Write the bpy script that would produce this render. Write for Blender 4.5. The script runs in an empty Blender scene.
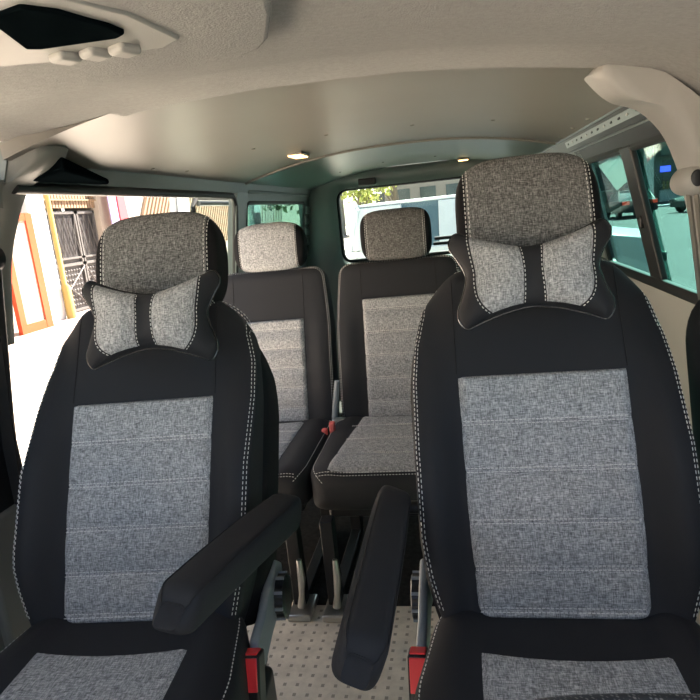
import bpy, bmesh, math, random
from mathutils import Vector, Matrix
random.seed(7)
COL = bpy.context.scene.collection
PI = math.pi
def sgn(a): return -1.0 if a < 0 else 1.0
def lerp(a, b, t): return a + (b - a) * t
def interp(tab, x):
    if x <= tab[0][0]: return tab[0][1]
    for (a, va), (b, vb) in zip(tab, tab[1:]):
        if x <= b: return lerp(va, vb, (x - a) / (b - a))
    return tab[-1][1]

# ------------------------------------------------------------------ materials
def new_mat(name):
    m = bpy.data.materials.new(name); m.use_nodes = True
    nt = m.node_tree; b = nt.nodes['Principled BSDF']
    return m, nt, b
def plain(name, col, rough=.6, metal=0.0, spec=.5, bump=0, bscale=400, vary=0.0, vscale=8):
    m, nt, b = new_mat(name)
    b.inputs['Base Color'].default_value = (*col, 1); b.inputs['Roughness'].default_value = rough
    b.inputs['Metallic'].default_value = metal; b.inputs['Specular IOR Level'].default_value = spec
    tc = nt.nodes.new('ShaderNodeTexCoord')
    if bump:
        n = nt.nodes.new('ShaderNodeTexNoise'); n.inputs['Scale'].default_value = bscale; n.inputs['Detail'].default_value = 3
        nt.links.new(tc.outputs['Object'], n.inputs['Vector'])
        bp = nt.nodes.new('ShaderNodeBump'); bp.inputs['Strength'].default_value = bump; bp.inputs['Distance'].default_value = .002
        nt.links.new(n.outputs['Fac'], bp.inputs['Height']); nt.links.new(bp.outputs['Normal'], b.inputs['Normal'])
    if vary:
        n = nt.nodes.new('ShaderNodeTexNoise'); n.inputs['Scale'].default_value = vscale; n.inputs['Detail'].default_value = 4
        nt.links.new(tc.outputs['Object'], n.inputs['Vector'])
        r = nt.nodes.new('ShaderNodeValToRGB')
        r.color_ramp.elements[0].position = .3; r.color_ramp.elements[1].position = .7
        r.color_ramp.elements[0].color = (*[c * (1 - vary) for c in col], 1)
        r.color_ramp.elements[1].color = (*[min(1, c * (1 + vary)) for c in col], 1)
        nt.links.new(n.outputs['Fac'], r.inputs['Fac']); nt.links.new(r.outputs['Color'], b.inputs['Base Color'])
    return m
def heather(name, dark, mid, light):
    m, nt, b = new_mat(name)
    b.inputs['Roughness'].default_value = .9; b.inputs['Specular IOR Level'].default_value = .15
    tc = nt.nodes.new('ShaderNodeTexCoord'); L = nt.links
    outs = []
    for sc in ((95, 560, 560), (560, 105, 105)):
        mp = nt.nodes.new('ShaderNodeMapping'); mp.inputs['Scale'].default_value = sc
        L.new(tc.outputs['Object'], mp.inputs['Vector'])
        n = nt.nodes.new('ShaderNodeTexNoise'); n.inputs['Scale'].default_value = 1; n.inputs['Detail'].default_value = 2.5; n.inputs['Roughness'].default_value = .6
        L.new(mp.outputs['Vector'], n.inputs['Vector']); outs.append(n)
    mx = nt.nodes.new('ShaderNodeMath'); mx.operation = 'ADD'
    L.new(outs[0].outputs['Fac'], mx.inputs[0]); L.new(outs[1].outputs['Fac'], mx.inputs[1])
    hf = nt.nodes.new('ShaderNodeMath'); hf.operation = 'MULTIPLY'; hf.inputs[1].default_value = .5
    L.new(mx.outputs[0], hf.inputs[0])
    r = nt.nodes.new('ShaderNodeValToRGB')
    e = r.color_ramp.elements; e[0].position = .33; e[0].color = (*dark, 1); e[1].position = .66; e[1].color = (*light, 1)
    k = e.new(.49); k.color = (*mid, 1)
    L.new(hf.outputs[0], r.inputs['Fac']); L.new(r.outputs['Color'], b.inputs['Base Color'])
    bp = nt.nodes.new('ShaderNodeBump'); bp.inputs['Strength'].default_value = .35; bp.inputs['Distance'].default_value = .001
    L.new(hf.outputs[0], bp.inputs['Height']); L.new(bp.outputs['Normal'], b.inputs['Normal'])
    return m
def glass(name, tint, gloss=.08):
    m = bpy.data.materials.new(name); m.use_nodes = True; nt = m.node_tree; nt.nodes.clear()
    o = nt.nodes.new('ShaderNodeOutputMaterial'); t = nt.nodes.new('ShaderNodeBsdfTransparent'); g = nt.nodes.new('ShaderNodeBsdfGlossy')
    t.inputs['Color'].default_value = (*tint, 1); g.inputs['Roughness'].default_value = .02
    lw_ = nt.nodes.new('ShaderNodeLayerWeight'); lw_.inputs['Blend'].default_value = .5
    pw = nt.nodes.new('ShaderNodeMath'); pw.operation = 'POWER'; pw.inputs[1].default_value = 4; nt.links.new(lw_.outputs['Facing'], pw.inputs[0])
    f = nt.nodes.new('ShaderNodeMath'); f.operation = 'MULTIPLY_ADD'; f.inputs[1].default_value = .30; f.inputs[2].default_value = .02; nt.links.new(pw.outputs[0], f.inputs[0])
    x = nt.nodes.new('ShaderNodeMixShader')
    nt.links.new(f.outputs[0], x.inputs[0]); nt.links.new(t.outputs[0], x.inputs[1]); nt.links.new(g.outputs[0], x.inputs[2])
    nt.links.new(x.outputs[0], o.inputs['Surface']); return m
def emit(name, col, s):
    m, nt, b = new_mat(name); b.inputs['Base Color'].default_value = (*col, 1)
    b.inputs['Emission Color'].default_value = (*col, 1); b.inputs['Emission Strength'].default_value = s
    return m
def floor_mat():
    m, nt, b = new_mat('speckled_vinyl'); L = nt.links
    b.inputs['Roughness'].default_value = .55
    tc = nt.nodes.new('ShaderNodeTexCoord'); sp = nt.nodes.new('ShaderNodeSeparateXYZ'); L.new(tc.outputs['Object'], sp.inputs[0])
    fs = []
    for ax in 'XY':
        a = nt.nodes.new('ShaderNodeMath'); a.operation = 'DIVIDE'; a.inputs[1].default_value = .034; L.new(sp.outputs[ax], a.inputs[0])
        f = nt.nodes.new('ShaderNodeMath'); f.operation = 'FRACT'; L.new(a.outputs[0], f.inputs[0])
        c = nt.nodes.new('ShaderNodeMath'); c.operation = 'COMPARE'; c.inputs[1].default_value = .5; c.inputs[2].default_value = .13 if ax == 'X' else .16
        L.new(f.outputs[0], c.inputs[0]); fs.append(c)
    mu = nt.nodes.new('ShaderNodeMath'); mu.operation = 'MULTIPLY'; L.new(fs[0].outputs[0], mu.inputs[0]); L.new(fs[1].outputs[0], mu.inputs[1])
    n = nt.nodes.new('ShaderNodeTexNoise'); n.inputs['Scale'].default_value = 14; n.inputs['Detail'].default_value = 8; n.inputs['Roughness'].default_value = .7
    L.new(tc.outputs['Object'], n.inputs['Vector'])
    r = nt.nodes.new('ShaderNodeValToRGB'); e = r.color_ramp.elements
    e[0].position = .35; e[0].color = (.56, .51, .42, 1); e[1].position = .65; e[1].color = (.78, .72, .60, 1); L.new(n.outputs['Fac'], r.inputs['Fac'])
    mx = nt.nodes.new('ShaderNodeMix'); mx.data_type = 'RGBA'; L.new(mu.outputs[0], mx.inputs[0]); L.new(r.outputs['Color'], mx.inputs[6]); mx.inputs[7].default_value = (.30, .27, .22, 1)
    L.new(mx.outputs[2], b.inputs['Base Color']); return m
def thin_paper():
    m = bpy.data.materials.new('white_paper'); m.use_nodes = True; nt = m.node_tree; nt.nodes.clear()
    o = nt.nodes.new('ShaderNodeOutputMaterial'); d = nt.nodes.new('ShaderNodeBsdfDiffuse'); t = nt.nodes.new('ShaderNodeBsdfTranslucent'); x = nt.nodes.new('ShaderNodeMixShader')
    d.inputs['Color'].default_value = (.8, .82, .8, 1); t.inputs['Color'].default_value = (.8, .82, .8, 1); x.inputs[0].default_value = .45
    nt.links.new(d.outputs[0], x.inputs[1]); nt.links.new(t.outputs[0], x.inputs[2]); nt.links.new(x.outputs[0], o.inputs['Surface']); return m
def perforated():
    m, nt, b = new_mat('perforated_leather'); b.inputs['Roughness'].default_value = .5
    tc = nt.nodes.new('ShaderNodeTexCoord'); v = nt.nodes.new('ShaderNodeTexVoronoi'); v.inputs['Scale'].default_value = 190; v.inputs['Randomness'].default_value = .3
    r = nt.nodes.new('ShaderNodeValToRGB'); r.color_ramp.elements[0].position = .25; r.color_ramp.elements[0].color = (.22, .21, .19, 1); r.color_ramp.elements[1].position = .4; r.color_ramp.elements[1].color = (.015, .015, .016, 1)
    nt.links.new(tc.outputs['Object'], v.inputs['Vector']); nt.links.new(v.outputs['Distance'], r.inputs['Fac']); nt.links.new(r.outputs['Color'], b.inputs['Base Color']); return m
M = dict(
 perf=perforated(),
 black=plain('black_neoprene', (.020, .021, .024), .72, spec=.35, bump=.25, bscale=900),
 blackside=plain('black_side_knit', (.008, .008, .009), .85, spec=.25, bump=.2, bscale=900),
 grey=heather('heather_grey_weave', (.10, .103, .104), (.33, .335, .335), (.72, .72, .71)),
 grey_deep_shade=heather('heather_grey_deep_shaded', (.03, .03, .028), (.115, .113, .107), (.30, .295, .285)),  # seat weave again, darkened: shade on the bench headrests painted into the colour
 grey_shade=heather('heather_grey_shaded', (.035, .035, .034), (.15, .15, .145), (.40, .40, .385)),  # same seat fabric, with the shade under the roof put into its colour
 thread=plain('white_thread', (.75, .74, .70), .6),
 dthread=plain('dark_seam', (.006, .006, .007), .7),
 pipe=plain('glossy_black_piping', (.012, .012, .014), .25, spec=.8),
 head=plain('headliner_felt', (.345, .34, .322), .95, spec=.1, bump=.5, bscale=350, vary=.07, vscale=120),
 liner=plain('painted_roof_lining', (.19, .178, .155), .42, spec=.45, vary=.04, vscale=3),
 tealsteel=plain('grey_green_painted_steel', (.11, .135, .125), .35, spec=.5, vary=.06, vscale=4),
 rearroof=plain('grey_green_roof_lining', (.115, .138, .122), .35, spec=.5, vary=.05, vscale=3),
 trim=plain('beige_moulded_trim', (.375, .368, .34), .5, spec=.4, bump=.08, bscale=700),
 gtrim=plain('grey_moulded_trim', (.19, .192, .175), .5, spec=.4, bump=.08, bscale=700),
 shield=plain('blue_grey_plastic', (.24, .27, .29), .4),
 rubber=plain('black_rubber', (.012, .012, .012), .5),
 dark=plain('black_plastic', (.010, .010, .011), .4),
 dmetal=plain('black_painted_metal', (.014, .014, .015), .5, spec=.4),
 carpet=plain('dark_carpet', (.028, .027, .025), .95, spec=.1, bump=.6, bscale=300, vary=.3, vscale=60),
 chrome=plain('brushed_steel', (.55, .54, .50), .3, metal=.9),
 alu=plain('bare_aluminium', (.17, .185, .175), .4, metal=.5),
 red=plain('red_plastic', (.85, .05, .06), .3),
 redstrap=plain('red_webbing', (.75, .16, .14), .7),
 belt=plain('khaki_webbing', (.22, .20, .165), .75, bump=.3, bscale=500),
 bbelt=plain('black_webbing', (.015, .014, .014), .7),
 floor=floor_mat(),
 tint=glass('green_tinted_glass', (.34, .53, .50)),
 tintr=glass('pale_green_glass', (.86, .95, .93)),
 clear=glass('clear_glass', (.97, .985, .98)),
 paper=thin_paper(),
 lampon=emit('lit_lamp_lens', (1.0, .62, .25), 3.0),
 smoke=plain('smoked_lens', (.003, .005, .006), .9, spec=.0),
 white=plain('white_car_paint', (.5, .52, .52), .3),
 pave=plain('pale_paving', (.62, .55, .47), .85, vary=.06, vscale=1.5),
 sidewalk=plain('pink_paving_slabs', (.26, .20, .17), .85, vary=.12, vscale=2),
 asphalt=plain('asphalt', (.055, .058, .058), .85, vary=.12, vscale=.6),
 gate=plain('weathered_iron', (.028, .025, .026), .55, metal=.3, vary=.2, vscale=5),
 gatebar=plain('light_iron_bar', (.085, .08, .078), .5, metal=.3),
 slat=plain('tan_shutter_slats', (.15, .095, .055), .7, vary=.12, vscale=6),
 cream=plain('cream_plaster', (.28, .24, .20), .9, vary=.06, vscale=2),
 whitewall=plain('white_plaster', (.5, .5, .5), .9),
 orange=plain('orange_paint', (.36, .035, .004), .5),
 yellow=plain('yellow_paint', (.28, .20, .05), .5),
 lilac=plain('lilac_fabric', (.22, .19, .33), .8),
 redcloth=plain('red_fabric', (.45, .03, .04), .8),
 leaf=plain('leaf_green', (.045, .09, .03), .6, vary=.5, vscale=3),
 leafy=plain('yellow_green_leaf', (.25, .27, .06), .6, vary=.3, vscale=3),
 bark=plain('grey_bark', (.10, .08, .06), .9),
 carblack=plain('dark_car_paint', (.02, .016, .02), .5, spec=.3),
 cargreen=plain('sage_car_paint', (.11, .13, .115), .3),
 carglass=plain('dark_car_glass', (.03, .05, .055), .1, spec=.8),
 whiteglass=plain('blue_car_glass', (.05, .085, .09), .1, spec=.8),
 tail=emit('lit_tail_lamp', (.9, .06, .03), 1.2),
 tyre=plain('tyre_rubber', (.02, .02, .02), .8),
 facade=plain('grey_green_facade', (.14, .16, .13), .7),
 shopglass=plain('dark_shop_glass', (.03, .045, .05), .15, spec=.7),
 neon=emit('blue_neon_sign', (.08, .10, 1.0), 5.0),
)

# ------------------------------------------------------------------ geometry helpers
class MB:
    def __init__(s): s.v = []; s.f = []
    def add(s, vs, fs):
        o = len(s.v); s.v += [tuple(a) for a in vs]; s.f += [tuple(i + o for i in f) for f in fs]; return s
    def box(s, x0, x1, y0, y1, z0, z1, mat=None):
        vs = [Vector((x, y, z)) for x in (x0, x1) for y in (y0, y1) for z in (z0, z1)]
        if mat: vs = [mat @ v for v in vs]
        return s.add(vs, [(0, 1, 3, 2), (4, 6, 7, 5), (0, 4, 5, 1), (2, 3, 7, 6), (0, 2, 6, 4), (1, 5, 7, 3)])
    def tube(s, pts, r, n=8, cap=True):
        pts = [Vector(p) for p in pts]; rs = r if isinstance(r, (list, tuple)) else [r] * len(pts)
        rings = []; up = None
        for i, p in enumerate(pts):
            d = (pts[min(i + 1, len(pts) - 1)] - pts[max(i - 1, 0)])
            d = d.normalized() if d.length > 1e-9 else Vector((0, 0, 1))
            if up is None: up = Vector((0, 0, 1)) if abs(d.z) < .9 else Vector((1, 0, 0))
            a = d.cross(up)
            if a.length < 1e-5: a = d.orthogonal()
            a.normalize(); b = a.cross(d).normalized(); up = b
            rings.append([p + (a * math.cos(2 * PI * k / n) + b * math.sin(2 * PI * k / n)) * rs[i] for k in range(n)])
        return s.loft(rings, cap)
    def loft(s, rings, cap=True, closed=True):
        n = len(rings[0]); vs = [v for r in rings for v in r]; fs = []
        for i in range(len(rings) - 1):
            for k in range(n if closed else n - 1):
                k2 = (k + 1) % n; fs.append((i * n + k, i * n + k2, (i + 1) * n + k2, (i + 1) * n + k))
        if cap and closed:
            fs.append(tuple(range(n))[::-1]); fs.append(tuple((len(rings) - 1) * n + k for k in range(n)))
        return s.add(vs, fs)
    def grid(s, fn, nu, nv):
        vs = [fn(i / nu, j / nv) for j in range(nv + 1) for i in range(nu + 1)]
        fs = [(j * (nu + 1) + i, j * (nu + 1) + i + 1, (j + 1) * (nu + 1) + i + 1, (j + 1) * (nu + 1) + i) for j in range(nv) for i in range(nu)]
        return s.add(vs, fs)
    def slab(s, fn, th, nu, nv):
        """surface patch fn(u,v)->Vector given thickness vector th"""
        th = Vector(th); n = (nu + 1) * (nv + 1)
        a = [Vector(fn(i / nu, j / nv)) for j in range(nv + 1) for i in range(nu + 1)]
        q = [(j * (nu + 1) + i, j * (nu + 1) + i + 1, (j + 1) * (nu + 1) + i + 1, (j + 1) * (nu + 1) + i) for j in range(nv) for i in range(nu)]
        fs = list(q) + [tuple(k + n for k in f[::-1]) for f in q]
        ring = [i for i in range(nu + 1)] + [j * (nu + 1) + nu for j in range(1, nv + 1)] + [nv * (nu + 1) + i for i in range(nu - 1, -1, -1)] + [j * (nu + 1) for j in range(nv - 1, 0, -1)]
        for k in range(len(ring)):
            p, r = ring[k], ring[(k + 1) % len(ring)]; fs.append((p, p + n, r + n, r))
        return s.add(a + [v + th for v in a], fs)
    def prism(s, poly, axis, a, b):
        """poly of 2D points extruded along axis x/y/z from a to b"""
        def P(p, t): return {'x': (t, p[0], p[1]), 'y': (p[0], t, p[1]), 'z': (p[0], p[1], t)}[axis]
        return s.loft([[P(p, a) for p in poly], [P(p, b) for p in poly]])
    def build(s, name, mat, parent=None, smooth=True, bevel=0, flat_angle=40):
        me = bpy.data.meshes.new(name); me.from_pydata(s.v, [], s.f); me.update()
        bm = bmesh.new(); bm.from_mesh(me); bmesh.ops.recalc_face_normals(bm, faces=bm.faces)
        bm.to_mesh(me); bm.free()
        me.materials.append(mat if not isinstance(mat, str) else M[mat])
        o = bpy.data.objects.new(name, me); COL.objects.link(o)
        if smooth:
            for p in me.polygons: p.use_smooth = True
            try: me.set_sharp_from_angle(angle=math.radians(flat_angle))
            except Exception: pass
        if bevel:
            md = o.modifiers.new('bevel', 'BEVEL'); md.width = bevel; md.segments = 3; md.limit_method = 'ANGLE'; md.angle_limit = math.radians(35)
        if parent: o.parent = parent
        return o
def empty(name, loc=(0, 0, 0), rz=0):
    o = bpy.data.objects.new(name, None); COL.objects.link(o); o.location = loc; o.rotation_euler = (0, 0, rz); o.empty_display_size = .05; return o
def tag(o, label, cat, group=None, kind=None):
    o['label'] = label; o['category'] = cat
    if group: o['group'] = group
    if kind: o['kind'] = kind
    return o
def struct(o): o['kind'] = 'structure'; return o
def sup(n, e, k0=0):
    """unit superellipse"""
    out = []
    for k in range(n):
        t = 2 * PI * k / n; c, s_ = math.cos(t), math.sin(t)
        out.append((sgn(c) * abs(c) ** (2 / e), sgn(s_) * abs(s_) ** (2 / e)))
    return out
def dashes(mb, pts, L=.006, gap=.0035, r=.0011):
    """a run of separate thread stitches along a polyline"""
    pts = [Vector(p) for p in pts]; seg = [(b - a).length for a, b in zip(pts, pts[1:])]; tot = sum(seg)
    def at(d):
        for a, b, l in zip(pts, pts[1:], seg):
            if d <= l and l > 0: return a.lerp(b, d / l)
            d -= l
        return pts[-1].copy()
    d = 0
    while d + L < tot:
        a, b = at(d), at(d + L); mb.tube([a, a.lerp(b, .2), a.lerp(b, .8), b], [r * .4, r, r, r * .4], 5); d += L + gap
    return mb

# ------------------------------------------------------------------ camera
cam = bpy.data.objects.new('camera', bpy.data.cameras.new('camera')); COL.objects.link(cam)
F = Vector((-0.17862105, 0.96056079, -0.21311378)); R = Vector((0.98192099, 0.16023409, -0.100778)); U = Vector((0.0626553, 0.22726197, 0.97181599))
mw = Matrix(((R.x, U.x, -F.x, .25807), (R.y, U.y, -F.y, -.97860), (R.z, U.z, -F.z, 1.18031), (0, 0, 0, 1)))
cam.matrix_world = mw; cam.data.sensor_width = 36; cam.data.lens = 36 * 620.6 / 700; cam.data.clip_start = .02; cam.data.clip_end = 500
bpy.context.scene.camera = cam

# ------------------------------------------------------------------ seats
class Back:
    """a reclined backrest: u across, v up the back, n out of its front face"""
    def __init__(s, rec, y0, z0, prof, vtop, depth, bol, r=.085, cx=0):
        s.rec, s.y0, s.z0, s.prof, s.vtop, s.depth, s.bol, s.r, s.cx = rec, y0, z0, prof, vtop, depth, bol, r, cx
    def W(s, u, v, n): return Vector((u + s.cx, s.y0 + v * math.sin(s.rec) - n * math.cos(s.rec), s.z0 + v * math.cos(s.rec) + n * math.sin(s.rec)))
    def hw(s, v):
        w = interp(s.prof, v); k = v - (s.vtop - s.r)
        if k > 0: w -= s.r * (1 - math.sqrt(max(0, 1 - (k / s.r) ** 2)))
        return max(w, .002)
    def hd(s, v):
        k = v - (s.vtop - .05); d = s.depth / 2
        if k > 0: d *= max(.02, (1 - (k / .05) ** 2.5)) ** .4 if k < .05 else .25
        return d
    def nf(s, u, v):
        h = s.hw(v); q = min(1, abs(u) / h); t = max(0, (abs(u) - .14) / .07); t = min(1, t); t = t * t * (3 - 2 * t)
        b = interp(s.bol, v) * t
        return -s.depth / 2 + s.hd(v) * (1 - q ** 7) ** (1 / 7) + b
def backrest(name, bk, root, vb=-.05):
    mb = MB(); rings = []; N = 72; sp = sup(N, 7)
    vs = [vb + (bk.vtop - .09 - vb) * i / 22 for i in range(22)] + [bk.vtop - .09 + .09 * math.sin(PI / 2 * i / 14) for i in range(15)]
    vs[-1] -= .0005
    for v in vs:
        h, d = bk.hw(v), bk.hd(v); ring = []
        for (a, b) in sp:
            u = a * h
            n = bk.nf(u, v) if b >= 0 and abs(a) < .999 else -bk.depth / 2 + b * d
            if b < 0: n = -bk.depth / 2 + b * d
            ring.append(bk.W(u, v, n))
        rings.append(ring)
    mb.loft(rings)
    return mb.build(name, 'black', root, flat_angle=70)
def outline(bk, v0, inset, drop=.0, n=70):
    """the seam that follows the front edge of a backrest: up one side, over the top, down the other"""
    L = []
    for i in range(n):
        v = v0 + (bk.vtop - bk.r - v0) * i / n; L.append((bk.hw(v) - inset, v))
    c = (bk.hw(bk.vtop - bk.r) - bk.r, bk.vtop - bk.r)
    for i in range(25):
        t = PI / 2 * i / 24; rr = bk.r - inset; L.append((c[0] + rr * math.cos(t), c[1] + rr * math.sin(t)))
    full = L + [(-u, v) for u, v in L[::-1]]
    return [(u, v) for u, v in full]
def grey_panel(bk, root, hwf, v0, v1, lines, name='seat_panel', mat='grey'):
    def h(v): return .004
    def fn(a, b):
        v = lerp(v0, v1, b); w = hwf(v) - .022 * (1 - math.sqrt(1 - max(0, 1 - (v - v0) / .022) ** 2)); u = (2 * a - 1) * w
        ed = min((w - abs(u)) / .008, (v1 - v) / .008, (v - v0) / .008, 1); ed = max(ed, 0)
        dl = min([abs(v - l) for l in lines] + [.05]); puff = .011 * min(1, dl / .035) ** .5
        return bk.W(u, v, bk.nf(u, v) - .001 + ed ** .5 * (.0035 + puff))
    mb = MB(); mb.grid(fn, 30, 130); p = mb.build(name, mat, root, flat_angle=80)
    st = MB()
    for l in lines:
        for d in (-.0035, .0035):
            st_pts = []
            for i in range(25):
                u = lerp(-1, 1, i / 24) * (hwf(l) - .004); st_pts.append(bk.W(u, l + d, bk.nf(u, l) + .0045 + .0015))
            dashes(st, st_pts, .0058, .0016, .00085)
    st.build('panel_stitching', 'thread', p)
    return p
def seam(root, pts, r=.0012, mat='dthread', name='seam'):
    return MB().tube(pts, r, 6).build(name, mat, root)

def headrest(root, c, hu, hv, hn, tilt, grey_u=.115, ex=3.6, mat='grey'):
    """c: world-local centre; tilt lean back; grey band over the front and top, black sides"""
    hr = MB()
    ct, st_ = math.cos(tilt), math.sin(tilt)
    def P(u, v, n): return Vector((c[0] + u, c[1] + v * st_ - n * ct, c[2] + v * ct + n * st_))
    def g(u): return max(.0, 1 - abs(u / hu) ** ex) ** (1 / ex)
    sp = sup(48, 3.2)
    def ring(u):
        k = g(u); ks = k * (1 if abs(u) < grey_u else 1); return [P(u, a * hv * ks + (0 if a < 0 else 0), b * hn * (.35 + .65 * k if k > .02 else .3)) for a, b in sp]
    main = MB().loft([ring(lerp(-grey_u, grey_u, i / 26)) for i in range(27)], cap=True).build('headrest_cover', mat, root, flat_angle=75)
    for s in (-1, 1):
        us = [grey_u + (hu * .999 - grey_u) * math.sin(PI / 2 * i / 10) for i in range(11)]
        MB().loft([ring(s * u) for u in us]).build('headrest_side', 'blackside', main, flat_angle=75)
    stt = MB()
    for s in (-1, 1):
        for du in (-.004, .003):
            k = ring(s * (grey_u + du)); cc = P(s * grey_u, 0, 0)
            # only front and top and back of the seam loop
            pts = [p + (p - cc).normalized() * .0008 for p in k]; pts.append(pts[0])
            dashes(stt, pts, .006, .0035, .001)
    stt.build('headrest_stitching', 'thread', main)
    for s in (-.06, .06): MB().tube([P(s, -hv - .06, -.005), P(s, -hv * .8, -.005)], .006, 10).build('headrest_post', 'chrome', main)
    return main

def superloft_y(root, name, mat, ys, cx, hx, cz, hz, e=4, seg=56, crown=0, flat=70):
    """cushion-like body lofted along y; every argument but ys is a function of y"""
    rings = []
    sp = sup(seg, e)
    for y in ys:
        rings.append([Vector((cx(y) + a * hx(y), y, cz(y) + b * hz(y))) for a, b in sp])
    return MB().loft(rings).build(name, mat, root, flat_angle=flat)

def cushion(root, hw, y_back, y_front, ztop, hz, panel_hw, py0, cx=0, slope=0.0, rows=(), front_r=.07, bol=.018, stitch_front=True, tp=0.0, rear_in=0.0):
    """seat cushion with its own grey panel; ztop(y) along the middle"""
    def endf(y, r):
        k = 1.0
        for e_, s in ((y_front, 1), (y_back, -1)):
            d = (y - e_) * s
            if d < r: k = min(k, max(.0, 1 - ((r - d) / r) ** 3) ** (1 / 3))
        return k
    def top(x, y):
        q = min(1, abs(x) / (hw + 1e-6)); t = min(1, max(0, (abs(x) - panel_hw * .95) / .06)); t = t * t * (3 - 2 * t)
        zt = ztop + slope * (y_back - y)
        return zt - hz + hz * endf(y, front_r) ** 1.0 * (1 - q ** 7) ** (1 / 7) + bol * t * (1 - q ** 6) * min(1, endf(y, front_r))
    n = 40; ys = []
    L = y_back - y_front
    for i in range(n + 1):
        t = i / n; ys.append(y_back - L * (.5 - .5 * math.cos(PI * t)))
    ys[0] -= .0005; ys[-1] += .0005
    sp = sup(64, 7); rings = []
    for y in ys:
        k = endf(y, front_r); kh = endf(y, .10) ; w = hw * (.72 + .28 * kh) - rear_in * max(0, 1 - (y_back - y) / .22); zc = ztop + slope * (y_back - y) - hz
        ring = []
        for a, b in sp:
            x = a * w
            z = zc + b * hz * k
            if b > 0: z = top(a * hw, y)
            ring.append(Vector((cx + x, y, z)))
        rings.append(ring)
    body = MB().loft(rings).build('cushion', 'black', root, flat_angle=75)
    def fn(a, b):
        x = (2 * a - 1); y = lerp(py0, y_front + .015, b); yy = y - .016 * (1 - x * x) * (1 - b)
        w = panel_hw + tp * b; x *= w
        ed = max(0, min((w - abs(x)) / .008, (py0 - y + .0001) / .008, (y - y_front - .015) / .008, 1))
        dl = min([abs(yy - l) for l in rows] + [.05]); puff = .005 * min(1, dl / .03) ** .6
        return Vector((cx + x, yy, top(x, yy) - .001 + ed ** .5 * (.003 + puff)))
    p = MB().grid(fn, 24, 60).build('cushion_panel', 'grey', body, flat_angle=80)
    st = MB()
    for l in rows:
        for d in (-.003, .003):
            dashes(st, [Vector((cx + x * (panel_hw + tp * .5), l + d, top(x * panel_hw, l) + .005)) for x in [i / 10 - 1 for i in range(21)]], .0048, .002, .0008)
    for s in (-1, 1):
        pts = [Vector((cx + s * ((hw - .012) * (.72 + .28 * endf(y, .10)) - rear_in * max(0, 1 - (y_back - y) / .22)), y, top((hw - .012), y) + .0015)) for y in ys[2:-2]]
        dashes(st, pts, .006, .0035, .0011)
        MB().tube([Vector((cx + s * (panel_hw + .002), y, top(panel_hw + .002, y) + .0005)) for y in [lerp(y_back - .05, py0, i / 8) for i in range(9)]], .0012, 5).build('seam', 'dthread', body)
    if stitch_front:
        for dd in (0, .006):
            dashes(st, [Vector((cx + x * (hw - .03), y_front + .010 + dd, top(x * (hw - .03), y_front + .010 + dd) + .001)) for x in [i / 14 - 1 for i in range(29)]], .006, .0035, .0011)
    st.build('cushion_stitching', 'thread', body)
    return body

def neck_pillow(name, root_loc, rot, label):
    """bow-tie shaped travel pillow; local x across, z up, -y towards the front"""
    o = empty(name, root_loc); o.rotation_euler = rot; tag(o, label, 'neck pillow', 'bow-tie neck pillows strapped to the front headrests')
    T = .048
    def out(s, t):
        hu = .116 + (.036 if t > 0 else .026) * abs(t) ** 1.4
        u = s * hu * (1 - .10 * max(0, abs(t) - .8) * 5 * abs(s) ** 6 * .5)
        top = (.050 if t > 0 else .060) + .048 * min(1, abs(s)) ** 1.6; top -= .03 * max(0, abs(s) - .82) / .18 * (max(0, abs(s) - .82) / .18)
        v = t * top - .004 * (1 - s * s)
        return u, v
    def th(s, t): return T * max(0, 1 - abs(s) ** 3.2) ** .5 * max(0, 1 - abs(t) ** 3.2) ** .5 * (.78 + .22 * min(1, (abs(s) / .35)) ** 1.5)
    NU, NV = 60, 40
    def sv(i, n): return math.sin(PI / 2 * (2 * i / n - 1))
    def front(a, b, off=0):
        s, t = sv(a * NU, NU), sv(b * NV, NV); u, v = out(s, t); return Vector((u, -th(s, t) - off, v))
    mb = MB(); mb.grid(lambda a, b: front(a, b), NU, NV)
    def back(a, b):
        s, t = sv(a * NU, NU), sv(b * NV, NV); u, v = out(s, t); return Vector((u, th(s, t) * .7, v))
    mb.grid(back, NU, NV)
    body = mb.build('pillow_body', 'black', o, flat_angle=89)
    # grey cloth lobes either side of the black centre strap
    for sg in (-1, 1):
        def edge(t): return .70 + .16 * (1 - abs(t) ** 1.8) - .22 * max(0, -t) ** 2.4
        def fn(a, b):
            t = lerp(-.93, .93, b); s = sg * lerp(.145, edge(t), a); u, v = out(s, t)
            ed = max(0, min(a / .05, (1 - a) / .05, 1)); return Vector((u, -th(s, t) - .0004 - .0016 * ed ** .5, v))
        p = MB().grid(fn, 26, 36).build('grey_lobe', 'grey', o, flat_angle=89)
        stm = MB()
        for q, off in ((0, .0), (1, .0)):
            pts = []
            for j in range(41):
                t = lerp(-.92, .92, j / 40); s = sg * (.145 - .02 if q == 0 else edge(t) + .03); u, v = out(s, t); pts.append(Vector((u, -th(s, t) - .0012, v)))
            dashes(stm, pts, .005, .0032, .0009)
        stm.build('lobe_stitching', 'thread', p)
    rim = []
    n = 44
    for i in range(n): rim.append((sv(i, n), 1))
    for i in range(n): rim.append((1, -sv(i, n)))
    for i in range(n): rim.append((-sv(i, n), -1))
    for i in range(n): rim.append((-1, sv(i, n)))
    pts = [Vector((out(s, t)[0], 0, out(s, t)[1])) for s, t in rim]; pts.append(pts[0])
    MB().tube(pts, .0024, 8, cap=False).build('piping', 'pipe', o)
    return o

def rot_to(root, p):
    """world point -> root local"""
    m = Matrix.Translation(root.location) @ Matrix.Rotation(root.rotation_euler[2], 4, 'Z'); return m.inverted() @ Vector(p)

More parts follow.
